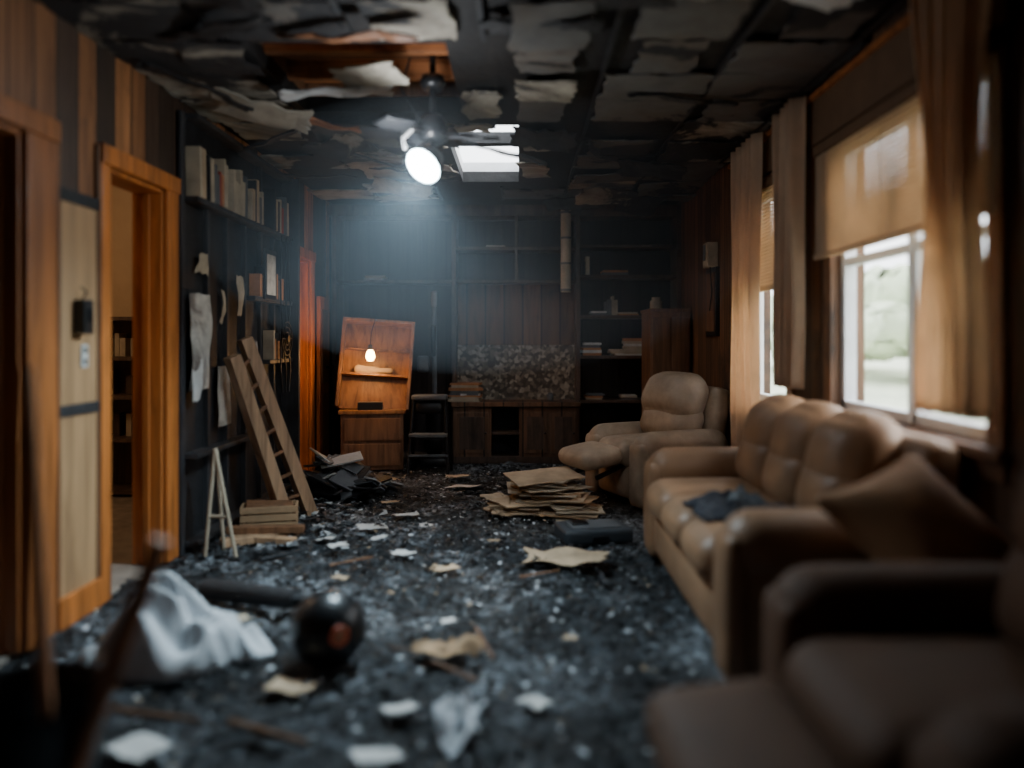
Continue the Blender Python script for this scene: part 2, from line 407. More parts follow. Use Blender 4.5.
b = B('baseboard_left'); b.bb((XL, 3.225, 0), (XL+0.03, 3.552, 0.13), m_casing); b.bb((XL, -1.5, 0), (XL+0.02, 2.1, 0.1), m_wood_br); b.done(0.005)
b = B('baseboard_right'); b.bb((XR-0.02, -1.5, 0), (XR, 7.1, 0.1), m_wood_br); b.done(0.005)
b = B('light_switch_box'); b.box((XL+0.04, 3.38, 1.31), (0.05, 0.075, 0.15), m_black); b.box((XL+0.07, 3.38, 1.32), (0.012, 0.03, 0.06), m_blackm)
b.tube([(XL+0.03,3.38,1.38),(XL+0.05,3.385,1.42),(XL+0.03,3.37,1.44)],0.004,m_black); b.done(0.006)
b = B('wall_outlet'); b.box((XL+0.018, 3.42, 1.14), (0.01, 0.05, 0.10), m_paper); b.box((XL+0.024, 3.42, 1.165), (0.004, 0.02, 0.028), m_black); b.box((XL+0.024, 3.42, 1.115), (0.004, 0.02, 0.028), m_black); b.done(0.002)

m_sidefloor = M_basic('dusty_side_floor', (0.28,0.24,0.20), 0.8, scale=8)
for y0, y1, x0, wallm in ((1.2,3.35,-4.2,m_wall_b),(3.36,6.40,-4.4,m_plaster),(6.42,8.25,-3.4,m_plaster)):
    xr = XL-0.15
    for nm, lo, hi, mm in (('floor',(x0,y0,-0.05),(XL-.03,y1,-0.003),m_sidefloor),('ceiling',(x0,y0,2.5),(xr,y1,2.55),wallm),
        ('wall_hall_left',(x0-0.05,y0,0),(x0,y1,2.5),wallm),('wall_hall_near',(x0,y0,0),(xr,y0+0.04,2.5),wallm),('wall_hall_far',(x0,y1-0.04,0),(xr,y1,2.5),wallm)):
        b = B(nm); b.bb(lo, hi, mm); b.done()
b = B('hallway_bookshelf')
b.bb((-3.62,6.0,0),(-3.58,6.34,1.38),m_case); b.bb((-2.72,6.0,0),(-2.68,6.34,1.38),m_case); b.bb((-3.62,6.31,0),(-2.68,6.34,1.38),m_case)
for z in (0.02,0.42,0.75,1.05,1.36): b.bb((-3.6,6.0,z),(-2.7,6.34,z+0.03),m_case)
for z in (0.45,0.78,1.08):
    x = -3.55
    while x < -2.8:
        w = R.uniform(.02,.05); h = R.uniform(.12,.2)
        if R.random() < .55: b.bb((x,6.16,z),(x+w,6.28,z+h),R.choice([m_bookB,m_bookG,m_bookG,m_case]))
        x += w+.004
b.done(0.002)
b = B('door_3', Matrix.Translation((XL+0.03, 7.28, 0)) @ Matrix.Rotation(math.radians(2), 4, 'Z'))
b.bb((0,0,0.01),(0.035,0.40,1.62),m_casing)
for z0, z1 in ((0.15,0.7),(0.8,1.5)): b.bb((0.035,0.06,z0),(0.043,0.34,z1),m_wood_or)
b.cyl((0.03,0.2,0.95),(0.08,0.2,0.95),0.015,0.015,m_blackm); b.soft((0.1,0.2,0.95),(0.05,0.05,0.05),0.025,m_blackm)
b.done(0.004)

# ------------------------------------------------------------------ left charred shelving
b = B('charred_wall_shelving'); x0, x1 = XL, XL+0.11
b.bb((x0, 4.37, 0.0), (x0+0.02, 6.28, 2.50), m_char)
b.bb((x0, 4.37, 0), (x0+0.035, 4.42, 2.50), m_charwood); b.bb((x0, 6.24, 0), (x1+.05, 6.28, 2.50), m_charwood)
for y in (4.72, 5.03, 5.36, 5.68, 5.98): b.bb((x0, y-0.02, 0), (x0+0.05, y+0.02, 2.02 if y != 5.68 else 2.5), m_charwood)
for z, ya, yb in ((2.01,4.41,6.26),(2.48,4.41,6.26),(0.55,4.41,5.5),(1.50,5.36,6.26),(1.05,5.68,6.26),(0.05,4.41,6.26)):
    b.bb((x0, ya, z-0.015), (x1, yb, z+0.015), m_charwood)
b.done(0.004)
b = B('shelf_books'); y = 4.44
while y < 6.15:
    w = R.uniform(.02,.05); h = R.uniform(.18,.31)
    if abs(y-5.68) > .06 and R.random() < .90:
        b.box((x0+0.068, y+w/2, 2.027+h/2), (0.085, w, h), R.choice([m_bookB,m_bookB,m_bookG,m_bookR,m_bookO,m_bookG,m_bookB,m_char,m_paper2]), rot=(R.uniform(-2.5,2.5),0,0))
    y += w+.006
for z, ya, yb in ((1.516,5.42,6.2),(1.066,5.72,6.2)):
    y = ya
    while y < yb-.05:
        w = R.uniform(.02,.05); h = R.uniform(.12,.22)
        if R.random() < .6: b.box((x0+0.068, y+w/2, z+h/2), (0.08, w, h), R.choice([m_bookG,m_char,m_bookB,m_bookO]))
        y += w+.006
b.done(0.002)
b = B('hanging_paper')
b.sheet((x0+0.060,4.575,1.20), 0.28, 0.56, m_print, rx=90, rz=90, crumple=0.02, ragged=0.012, n=7)
b.sheet((x0+0.072,4.50,0.98), 0.13, 0.24, m_paper, rx=90, rz=88, ry=3, crumple=0.02, ragged=0.02)
b.sheet((x0+0.060,4.94,0.86), 0.20, 0.38, m_print, rx=90, rz=90, crumple=0.015, ragged=0.01)
b.sheet((x0+0.06,5.2,1.50), 0.10, 0.26, m_bookB, rx=90, rz=90, crumple=0.03, ragged=0.02)
b.sheet((x0+0.06,4.9,1.42), 0.05, 0.20, m_bookB, rx=90, rz=90, crumple=0.03, ragged=0.02)
b.sheet((x0+0.06,4.60,1.66), 0.14, 0.12, m_bookB, rx=90, rz=90, crumple=0.03, ragged=0.03)
b.sheet((x0+0.06,5.52,1.12), 0.10, 0.16, m_print, rx=90, rz=90, crumple=0.02, ragged=0.02)
b.done(0, 0.002)
b = B('picture_frame')
b.box((x0+0.12,5.65,1.68),(0.015,0.26,0.36),m_black); b.box((x0+0.129,5.65,1.68),(0.004,0.19,0.29),m_print); b.done(0.003)
b = B('hanging_cable')
for k in range(3):
    y = 5.9+.1*k; b.tube([(x0+0.125, y+.03*math.sin(t*2+k), 2.0-t*0.17) for t in range(8)], 0.006, m_black)
b.done()
b = B('wall_fan'); 
for r in (0.05,0.09,0.13): b.tube([(x0+0.145, 5.98+r*math.cos(a*PI/8), 1.22+r*math.sin(a*PI/8)) for a in range(17)], 0.005, m_blackm, 6)
b.cyl((x0+0.11,5.98,1.22),(x0+0.16,5.98,1.22),0.04,0.03,m_black)
for a in range(6): b.cyl((x0+0.145,5.98,1.22),(x0+0.145,5.98+.13*math.cos(a*PI/3),1.22+.13*math.sin(a*PI/3)),.004,.004,m_blackm,6)
b.done()

# ------------------------------------------------------------------ back built-in bookcase
b = B('built_in_bookcase'); f0, f1 = 7.72, 8.08
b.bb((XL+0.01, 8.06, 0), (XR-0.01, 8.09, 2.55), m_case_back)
for x in (-1.84, -0.655, 0.575, 1.575): b.bb((x-0.022, f0, 0), (x+0.022, f1, 2.53), m_case)
b.bb((XL+0.02, f0, 2.44), (XR-0.01, f1, 2.55), m_case)
for z, xa, xb in ((1.79,-1.84,0.575),(2.12,-0.655,0.575),(1.84,0.575,1.575),(1.44,0.575,1.575),(1.04,0.575,1.575),(0.60,0.575,1.575),(2.14,0.575,1.575),(0.04,-1.84,1.575)):
    b.bb((xa, f0+0.01, z-0.016), (xb, f1, z+0.016), m_case)
b.bb((-0.05,f0+0.02,1.79),(-0.02,f1,2.5),m_case)
b.bb((-0.64,7.95,1.15),(0.56,8.0,1.78),m_midwood)
b.bb((-0.64,7.92,0.60),(0.56,7.99,1.16),m_brick)
b.bb((-0.67,7.60,0.56),(0.60,8.0,0.605),m_midwood)
b.bb((-0.655,7.64,0.06),(-0.28,7.67,0.55),m_midwood); b.bb((0.02-0.03,7.64,0.06),(0.575,7.67,0.55),m_midwood)
for xa, xb in ((-0.63,-0.31),(0.03,0.27),(0.30,0.55)):
    b.bb((xa,7.625,0.10),(xb,7.64,0.50),m_midwood); b.bb((xa+0.04,7.618,0.14),(xb-0.04,7.626,0.46),m_case)
    b.cyl((xb-0.025,7.60,0.3),(xb-0.025,7.63,0.3),0.01,0.01,m_blackm,10)
b.bb((-0.655,7.64,0),(0.575,7.7,0.07),m_case); b.bb((-0.28,7.95,0.06),(-0.01,7.97,0.55),m_char)
b.bb((-0.28,7.66,0.28),(-0.01,7.95,0.30),m_case)
b.done(0.004)
b = B('bookcase_books')
def stack(x, z, n, w=.2, y=7.86, mats=None):
    for k in range(n):
        h = R.uniform(.015,.03); b.box((x+R.uniform(-.015,.015), y, z+h/2), (w*R.uniform(.8,1), .2, h), R.choice(mats or [m_bookB,m_bookG,m_paper,m_bookO,m_bookB]), rot=(0,0,R.uniform(-8,8))); z += h
for x, z, n, w in ((0.72,1.056,5,.2),(1.0,1.056,3,.2),(1.15,1.056,7,.24),(1.08,1.456,2,.22),(0.95,1.856,2,.26),(-1.45,1.806,2,.22),(0.78,1.456,2,.15),(-0.55,0.605,8,.3),(-0.48,0.605,6,.2),(0.75,0.616,3,.2),(1.1,0.616,2,.2),(-0.25,2.136,1,.2)):
    stack(x, z, n, w, y=7.75 if z < .61 and x < 0 else 7.86)
for xa, xb, z in ((0.85,0.98,1.456),(0.62,0.72,1.856)):
    x = xa
    while x < xb:
        w = R.uniform(.02,.04); h = R.uniform(.12,.2); b.bb((x,7.78,z),(x+w,7.92,z+h),R.choice([m_bookG,m_char,m_bookB])); x += w+.004
b.done(0.002)
b = B('shelf_jar'); b.lathe([(0,0),(.05,0),(.06,.03),(.06,.14),(.04,.16),(.045,.18),(0,.18)],(1.36,7.8,1.456),m_bookB); b.done()
b = B('ceramic_vase'); b.lathe([(0,0),(.03,0),(.035,.05),(.02,.08),(0,.08)],(0.3,7.75,0.605),m_bookG); b.done()
b = B('metal_flue_pipe'); b.cyl((0.45,7.66,1.68),(0.45,7.66,2.52),0.05,0.05,m_bookB)
for z in (1.69,1.95,2.2,2.45): b.cyl((0.45,7.66,z),(0.45,7.66,z+0.02),0.056,0.056,m_bookG)
b.done()
b = B('tall_wooden_cabinet'); b.bb((1.20,7.20,0.03),(1.575,7.70,1.47),m_wood_br); b.bb((1.19,7.18,1.47),(1.58,7.71,1.50),m_wood_br)
b.bb((1.22,7.185,0.08),(1.38,7.20,1.42),m_wood_br); b.bb((1.40,7.185,0.08),(1.56,7.20,1.42),m_wood_br); b.bb((1.21,7.22,0),(1.56,7.68,0.03),m_black); b.done(0.004)

# ------------------------------------------------------------------ desk with bulb
b = B('secretary_desk', Matrix.Translation((-1.36,7.22,0)) @ Matrix.Rotation(math.radians(8),4,'Z'))
b.bb((-.28,-.16,0.03),(.28,.22,.54),m_wood_br); b.bb((-.30,-.18,.54),(.30,.24,.575),m_wood_or)
b.bb((-.25,-.175,.30),(.25,-.16,.50),m_wood_br); b.bb((-.25,-.175,.07),(.25,-.16,.27),m_wood_br)
Ld = b.M; b.M = Ld @ Matrix.Translation((0.0,-.10,.575)) @ Matrix.Rotation(math.radians(-14),4,'X') @ Matrix.Rotation(math.radians(4),4,'Y')
b.bb((-.31,.03,0),(.31,.05,.80),m_wood_or)
b.bb((-.33,-.10,0),(-.30,.06,.82),m_wood_br); b.bb((.30,-.10,0),(.33,.06,.82),m_wood_br); b.bb((-.33,-.10,.80),(.33,.06,.83),m_wood_or)
b.bb((-.30,-.08,.30),(.30,.03,.32),m_wood_or); b.bb((-.30,-.02,.55),(.30,.03,.565),m_wood_or)
b.soft((-.02,-.03,.35),(.34,.08,.07),.03,m_paper2,crumple=.03)
b.M = Ld; b.box((-.02,-.10,.61),(.22,.12,.07),m_black)
b.done(0.004)
b = B('pendant_bulb')
b.lathe([(0,-.04),(.025,-.035),(.042,0),(.034,.04),(.018,.06),(.018,.065)],(-1.335,6.96,1.06),M_emit('bulb_glow',(1,0.55,0.18),45))
b.cyl((-1.335,6.96,1.12),(-1.335,6.96,1.17),.018,.018,m_black); b.tube([(-1.335,6.96,1.17),(-1.33,6.98,1.28),(-1.31,7.07,1.40),(-1.31,7.14,1.39)],.004,m_black)
b.done()
b = B('step_stool')
for sx in (-1,1):
    b.cyl((-.82+sx*.18,6.92,0),(-.82+sx*.14,7.06,.68),.014,.014,m_blackm,10); b.cyl((-.82+sx*.18,7.26,0),(-.82+sx*.14,7.12,.68),.014,.014,m_blackm,10)
b.soft((-.82,7.09,.69),(.32,.18,.05),.02,m_bookG); b.box((-.82,6.98,.36),(.34,.12,.025),m_bookG); b.box((-.82,6.95,.18),(.36,.03,.02),m_bookG)
b.box((-.82,7.2,.3),(.32,.02,.02),m_blackm); b.soft((-.82,7.09,.60),(.26,.14,.12),.05,m_black)
b.done(0.003)
b = B('upright_vacuum')
b.cyl((-.82,7.52,.12),(-.82,7.47,1.55),.024,.020,m_bookG); b.soft((-.82,7.50,.35),(.17,.14,.5),.06,m_blackm); b.soft((-.82,7.45,.05),(.28,.20,.10),.04,m_black)
b.soft((-.82,7.46,1.6),(.06,.05,.16),.02,m_bookG); b.soft((-.93,7.48,.98),(.11,.10,.16),.03,m_bookG); b.soft((-.83,7.46,1.2),(.05,.05,.30),.02,m_blackm)
b.done()

# ------------------------------------------------------------------ seating
def seating(name, M, n, W, mat, hb=.92, ha=.60, arm=.24, depth=.88, foot=None, lean=0, wideback=0, fw=1.0, fz=.36):
    """front is -Y local, centred on x; depth centred on y"""
    b = B(name, M); f, k = -depth/2, depth/2; iw = W-2*arm
    b.soft((0, .03, .18), (W-.08, depth-.08, .26), .05, mat)
    b.soft((0, f+.07, .17), (iw+.06, .12, .24), .05, mat, puff=(0,.15,0))
    cw = iw/n
    for i in range(n):
        x = -iw/2+cw*(i+.5)
        b.soft((x, f+.29, .375), (cw*.99, .66, .20), .09, mat, puff=(0,.03,.16), n=14)
        bw = cw+wideback
        b.soft((x, k-.27, .58), (bw*.99, .24, .32), .11, mat, puff=(0,.28,0), rot=(-12-lean,0,0), n=12)
        b.soft((x, k-.215-lean*.002, hb-.19), (bw*1.02, .28, .38), .14, mat, puff=(0,.22,.08), rot=(-15-lean,0,0), n=14)
    b.soft((0, k-.09, .46), (W-.14, .16, .80), .07, mat, rot=(-3-lean*.5,0,0))
    for s_ in (-1, 1):
        x = s_*(W/2-arm/2)
        b.soft((x, -.0, (ha-.08)/2+.03), (arm-.04, depth-.06, ha-.08), .06, mat, n=10)
        b.soft((x, -.01, ha-.11), (arm+.03, depth-.02, .24), .118, mat, puff=(0,.01,.04), n=14)
        b.soft((x, f+.035, ha/2-.02), (arm-.02, .09, ha-.08), .044, mat, puff=(0,.15,0), n=10)
    if foot:
        b.soft((0, f-foot*.55, fz), (iw*fw, foot, .13), .06, mat, puff=(0,.05,.2), rot=(8,0,0), n=12)
        for s_ in (-1, 1):
            b.box((s_*iw*.35, f-.08, fz-.09), (.02, .30, .03), m_blackm, rot=(20,0,0))
    for sx in (-1, 1):
        for sy in (-1, 1): b.cyl((sx*(W/2-.12), sy*(depth/2-.12), -0.005), (sx*(W/2-.12), sy*(depth/2-.12), .07), .025, .035, m_black, 12)
    return b.done()
Rz = lambda a: Matrix.Rotation(math.radians(a), 4, 'Z')
seating('sofa', Matrix.Translation((1.13,3.54,0)) @ Rz(-90), 3, 1.82, m_sofa, depth=.84)
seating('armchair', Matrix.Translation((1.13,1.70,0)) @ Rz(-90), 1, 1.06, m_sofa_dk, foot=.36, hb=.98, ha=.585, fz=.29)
seating('recliner_chair', Matrix.Translation((1.05,5.98,0)) @ Rz(-66), 1, .86, m_sofa2, hb=.96, ha=.54, arm=.21, depth=.80, foot=.34, lean=13, wideback=.16)

b = B('throw_pillow')
def pf(p):
    h = .235; u, v = p[0]/h, p[1]/h; m = max(abs(u), abs(v))
    return (p[0]*(1-.10*(1-abs(v)**2)*abs(u)), p[1]*(1-.10*(1-abs(u)**2)*abs(v)), p[2]*max(.12, 1-.85*m**3))
b.soft((1.26,2.45,.61),(.50,.50,.20),.06,m_pillow,puff=(0,0,.25),rot=(40,-14,26),n=18,fn=pf)
b.done()
b = B('crumpled_clothing')
def cl(u, v, cx, cy, w, h, sd):
    x = cx+(u-.5)*w; y = cy+(v-.5)*h
    x += .05*noise.noise(Vector((u*4, v*4, sd))); y += .06*noise.noise(Vector((u*4, v*4, sd+9)))
    e = (1-abs(2*u-1)**3)*(1-abs(2*v-1)**3)
    return (x, y, .490+.07*e*(0.6+noise.noise(Vector((u*6, v*7, sd+3)))))
b.surf(lambda u, v: cl(u, v, .88, 3.30, .30, .40, 1), 24, 24, m_denim)
b.surf(lambda u, v: cl(u, v, 1.06, 3.08, .32, .44, 5), 24, 24, m_denim)
b.surf(lambda u, v: cl(u, v, .98, 3.40, .20, .25, 8), 16, 16, m_slate)
b.done(0, .01)

# ------------------------------------------------------------------ windows
def window(name, W, muns):
    b = B(name); y0, y1, z0, z1 = W; x = XR
    t = .045
    for lo, hi in [((x+.03,y0,z0),(x+.09,y0+t,z1)),((x+.03,y1-t,z0),(x+.09,y1,z1)),((x+.03,y0,z0),(x+.09,y1,z0+t)),((x+.03,y0,z1-t),(x+.09,y1,z1))]:
        b.bb(lo, hi, m_white)
    for m in muns: b.bb((x+.03,m-.035,z0),(x+.09,m+.035,z1),m_white); b.bb((x+.015,m-.012,z0),(x+.03,m+.012,z1),m_white)
    zc = 1.60; b.bb((x+.035,y0,zc-.02),(x+.085,y1,zc+.02),m_white)
    b.bb((x+.058,y0+t,z0+t),(x+.062,y1-t,z1-t),m_glass)
    b.done(.004)
window('window_1', W1, []); window('window_2', W2, [3.24])
def wtrim(name, W):
    b = B(name); y0, y1, z0, z1 = W; x = XR; w = .09
    b.bb((x-.025,y0-w,z0-.02),(x,y0,z1+w),m_wood_br); b.bb((x-.025,y1,z0-.02),(x,y1+w,z1+w),m_wood_br)
    b.bb((x-.025,y0-w,z1),(x,y1+w,z1+w),m_wood_br); b.bb((x-.05,y0-w-.02,z0-.05),(x+.03,y1+w+.02,z0-.01),m_wood_br); b.bb((x-.02,y0-w,z0-.12),(x,y1+w,z0-.05),m_wood_br)
    b.done(.004)
wtrim('trim_4', W1); wtrim('trim_5', W2)
def blind(name, y0, y1, zt, zb):
    b = B(name); z = zt; x = XR-.045
    b.bb((x-.015,y0,zt),(x+.018,y1,zt+.05),m_valance)
    while z > zb+.03:
        b.box((x,(y0+y1)/2,z-.012),(.003,y1-y0,.028),m_blind,rot=(0,28,0)); z -= .022
    b.bb((x-.012,y0,zb),(x+.012,y1,zb+.025),m_blind)
    for y in (y0+.12,(y0+y1)/2,y1-.12): b.cyl((x-.012,y,zb),(x-.012,y,zt),.002,.002,m_blind,5)
    b.done()
blind('window_blind', 2.58, 4.10, 2.17, 1.63); blind('window_blind', 4.55, 5.50, 2.17, 1.52)
b = B('window_valance'); b.bb((XR-.05,2.50,2.24),(XR-.005,4.18,2.48),m_valance); b.bb((XR-.05,4.40,2.26),(XR-.005,5.75,2.48),m_valance)
b.bb((XR-.07,2.50,2.47),(XR-.005,4.18,2.50),m_casing_dk); b.bb((XR-.07,4.40,2.47),(XR-.005,5.75,2.50),m_casing_dk); b.done(.004)
def curtain(y0, y1, zt, zb, folds, mid=.8, ph=0):
    b = B('curtain')
    def fn(u, v):
        t = v; z = zt+(zb-zt)*t
        g = 1-(1-mid)*math.sin(PI*min(1, t*1.1))**2
        yc = (y0+y1)/2; y = yc+(u-.5)*(y1-y0)*g
        x = XR-.125+.030*math.sin(u*folds*2*PI+ph+.6*t)+.008*math.sin(u*31+t*5)
        return (x, y+.012*math.sin(t*7+u*9), z)
    b.surf(fn, 110, 30, m_curt); b.done(0, .003)
curtain(2.47, 2.89, 2.50, .95, 5, .62); curtain(4.11, 4.50, 2.50, .95, 4, .85, 1); curtain(4.83, 5.42, 2.50, .45, 5, .8, 2)
b = B('curtain_rod'); b.cyl((XR-.125,2.4,2.515),(XR-.125,5.75,2.515),.010,.010,m_blackm,10)
for y in (2.42,4.28,5.73): b.cyl((XR-.125,y,2.515),(XR,y,2.515),.008,.008,m_blackm,8)
b.done()
b = B('wall_telephone'); b.box((XR-.05,6.35,1.90),(.09,.16,.20),m_bookB); b.box((XR-.10,6.35,1.92),(.02,.05,.13),m_bookG); b.tube([(XR-.06,6.32,1.8),(XR-.05,6.3,1.6),(XR-.05,6.38,1.45)],.005,m_black); b.done(.01)
b = B('picture_frame'); b.box((XR-.015,6.42,1.52),(.03,.34,.56),m_black); b.box((XR-.032,6.42,1.52),(.006,.26,.48),m_wood_br); b.done(.004)
b = B('picture_frame'); b.box((XR-.015,2.30,1.62),(.03,.26,.50),m_black); b.box((XR-.032,2.30,1.62),(.006,.18,.40),m_wood_br); b.done(.004)

# ------------------------------------------------------------------ ceiling fan and work lamp
b = B('ceiling_fan'); cx, cy = -.45, 4.02
b.cyl((cx,cy,2.34),(cx,cy,H+.2),.016,.016,m_blackm); b.lathe([(.0,.0),(.05,0),(.07,.03),(.055,.07),(0,.08)],(cx,cy,2.50),m_black)
b.lathe([(0,-.02),(.05,-.02),(.075,0),(.08,.05),(.065,.10),(.04,.13),(0,.13)],(cx,cy,2.24),m_black)
for ang, droop, ln in ((24,-9,.46),(95,-4,.45),(170,3,.20),(238,-4,.22),(318,-14,.26)):
    b.M = Matrix.Translation((cx,cy,2.28)) @ Rz(ang) @ Matrix.Rotation(math.radians(-droop),4,'Y')
    b.box((.14,0,0),(.12,.03,.01),m_blackm); b.soft((.18+ln/2,0,0),(ln,.11,.012),.006,m_char,rot=(12,0,0),crumple=.018)
b.M = Matrix()
b.tube([(cx-.02,cy,2.26),(cx-.12,cy-.05,2.42),(cx-.16,cy-.02,2.5),(cx-.12,cy+.02,H+.1)],.006,m_black)
b.tube([(cx+.02,cy-.05,2.24),(cx-.05,cy-.13,2.18),(cx-.03,cy-.1,2.12)],.008,m_black)
b.tube([(cx-.08,cy-.05,2.3),(cx-.14,cy-.1,2.22),(cx-.12,cy-.15,2.16)],.010,m_white)
b.done()
ldir = Vector((-.42,-.66,-.62)).normalized(); lp = Vector((-.480,3.86,2.07))
q = ldir.to_track_quat('Z','Y').to_matrix().to_4x4()
b = B('work_lamp', Matrix.Translation(lp) @ q)
b.lathe([(.03,-.12),(.055,-.10),(.075,-.05),(.100,.0),(.105,.012),(.098,.012),(.09,.0)],(0,0,0),m_blackm)
b.lathe([(.0,-.0),(.06,-.0),(.094,-.005)],(0,0,0),M_emit('work_lamp_glow',(.68,.90,1.0),60))
b.M = Matrix(); b.tube([lp-ldir*.11, (cx,cy-.03,2.24)],.012,m_blackm); b.done()

# ------------------------------------------------------------------ floor things
b = B('bowling_ball'); bc = Vector((-.715,2.91,.135))
b.soft(bc,(.28,.28,.28),.1399,m_black,n=20)
d = Vector((.50,-.85,.10)).normalized()
b.cyl(bc+d*.120, bc+d*.1385, .046,.036,m_redglow,24); b.cyl(bc+d*.122, bc+d*.1415, .022,.018,m_orangeport,20)
b.done()
b = B('plastic_bag')
def heap(cx, cy, rx, ry, h, sd):
    def fn(u, v):
        a = u*2*PI; r = v
        rr = 1+.22*noise.noise(Vector((math.cos(a)*1.3, math.sin(a)*1.3, sd)))+.06*noise.noise(Vector((math.cos(a)*5, math.sin(a)*5, sd)))
        x = math.cos(a)*r*rx*rr; y = math.sin(a)*r*ry*rr
        w = noise.noise(Vector((x*4, y*4, sd+5)))*.12
        ridge = 1-abs(noise.noise(Vector(((x+w)*7, (y-w)*9, sd+2))))*2.2
        big = .75+.6*noise.noise(Vector((x*5, y*5, sd+8)))
        z = h*max(0, 1-r**2.4)**.75*(big*.75+.30*ridge)
        return (cx+x, cy+y, max(.004, z+.006))
    return fn
b.surf(heap(-1.31,2.98,.27,.24,.31,1.0), 120, 60, m_bag)
b.surf(heap(-1.10,3.00,.14,.12,.14,4.0), 80, 36, m_bag)
b.surf(heap(-1.48,2.92,.17,.16,.13,7.0), 80, 36, m_bag)
b.done(0,.002)
b = B('charred_log'); b.cyl((-1.46,3.62,.055),(-1.0,3.48,.055),.05,.045,m_char,16); b.cyl((-1.02,3.48,.055),(-.93,3.46,.05),.03,.02,m_char,10); b.done()
b = B('bucket'); b.lathe([(0,.01),(.13,.01),(.15,.2),(.175,.40),(.183,.405),(.175,.39),(.145,.2),(.125,.03),(0,.03)],(-1.14,1.78,0),m_black); b.tube([(-1.14+.18*math.cos(a*PI/12),1.78-.02,.38-.16*math.sin(a*PI/12)) for a in range(13)],.005,m_blackm,6); b.done()
b = B('wooden_stick'); b.cyl((-1.06,1.72,.06),(-.81,1.76,.76),.020,.022,m_stick,12); b.done()
b = B('wooden_stick'); b.cyl((-1.09,1.82,.05),(-1.24,1.96,1.14),.018,.017,m_stick,10); b.done()
b = B('wooden_ladder')
pA0, pA1 = Vector((-1.54,5.14,.02)), Vector((-1.78,4.82,1.11)); pB0, pB1 = Vector((-1.44,5.36,.02)), Vector((-1.78,5.04,1.22))
def plank(p0, p1, w, t):
    d = p1-p0; M0 = b.M; q = d.to_track_quat('Z','X').to_matrix().to_4x4(); b.M = Matrix.Translation((p0+p1)/2) @ q
    b.box((0,0,0),(w,t,d.length),m_wood_lt); b.M = M0
plank(pA0,pA1,.08,.08); plank(pB0,pB1,.08,.08)
for t in (.12,.25,.38,.51,.64,.77,.9): b.cyl(pA0.lerp(pA1,t), pB0.lerp(pB1,t), .014,.014,m_wood_br,8)
b.done(.003)
b = B('lumber_pile')
for (x,y,z,l,w,t,rz,ry,m) in [(-1.55,4.66,.03,.45,.09,.04,35,0,m_wood_lt),(-1.53,4.70,.07,.45,.07,.04,5,0,m_wood_br),(-1.52,4.62,.03,.40,.07,.035,-12,0,m_wood_lt)]:
    b.box((x,y,z),(l,w,t),m,rot=(0,ry,rz))
b.done(.003)
b = B('wooden_crate')
b.M = Matrix.Translation((-1.585,4.94,.05)) @ Rz(14)
for z in (.0,.05,.10): 
    for y in (-.08,.08): b.box((0,y,z),(.34,.015,.04),m_card)
    for x in (-.165,.165): b.box((x,0,z),(.015,.16,.04),m_card)
b.box((0,0,-.015),(.34,.16,.012),m_card); b.box((0,0,.12),(.28,.14,.02),m_wood_br,rot=(3,4,5))
for x in (-.15,.15):
    for y in (-.065,.065): b.box((x,y,.03),(.025,.025,.15),m_wood_br)
b.done(.002)
b = B('folding_easel'); 
for a, c in (((-1.76,4.36,0),(-1.72,4.40,.60)),((-1.58,4.34,0),(-1.72,4.40,.60)),((-1.70,4.48,.0),(-1.72,4.42,.58)),((-1.745,4.38,.22),(-1.625,4.36,.22))): b.cyl(a,c,.011,.011,m_bookB,8)
b.done()
b = B('debris_pile')
for i in range(60):
    x = R.uniform(-1.58,-1.1); y = R.uniform(5.75,6.35); hgt = max(.03, .42*(1-abs(x+1.45)/.42)*(1-abs(y-6.05)/.45))
    b.box((x, y, R.uniform(.03, hgt+.04)), (R.uniform(.12,.36), R.uniform(.05,.20), .012), R.choice([m_char,m_blackm,m_charwood,m_slate,m_insul,m_char,m_bookG,m_bookG,m_insul]), rot=(R.uniform(-35,35),R.uniform(-30,30),R.uniform(0,180)))
b.soft((-1.42,6.05,.07),(.5,.5,.16),.08,m_char,crumple=.06,n=14)
b.done()
b = B('paper_stack'); 
for cx_, cy_, n_, w_, zt in ((.0,5.42,7,.42,.09),(.26,5.44,12,.46,.17),(.16,5.56,15,.44,.22),(.38,5.32,5,.36,.07)):
    z = .01
    for i in range(n_):
        z += (zt)/n_; b.sheet((cx_+R.uniform(-.05,.05), cy_+R.uniform(-.05,.05), z), w_*R.uniform(.8,1.05), w_*.72*R.uniform(.8,1.1), R.choice([m_paper2,m_card,m_paper2,m_bookB]), rz=R.uniform(-40,40), rx=R.uniform(-3,3), ry=R.uniform(-4,4), crumple=.012)
    b.box((cx_,cy_,zt/2),(w_*.75,w_*.5,zt*.85),m_card,rot=(0,0,R.uniform(-20,20)))
b.sheet((.17,5.54,.250),.50,.34,m_paper2,rz=20,rx=6,ry=-3,crumple=.01)
b.done(0,.006)
b = B('black_tool_case'); b.M = Matrix.Translation((.44,4.72,0)) @ Rz(12)
b.soft((0,0,.05),(.42,.30,.085),.02,m_slate,n=10); b.box((0,0,.094),(.30,.20,.012),m_bookG); b.box((0,-.155,.05),(.10,.02,.02),m_black); b.box((-.08,.02,.104),(.1,.08,.012),m_black); b.done(.003)
b = B('floor_papers')
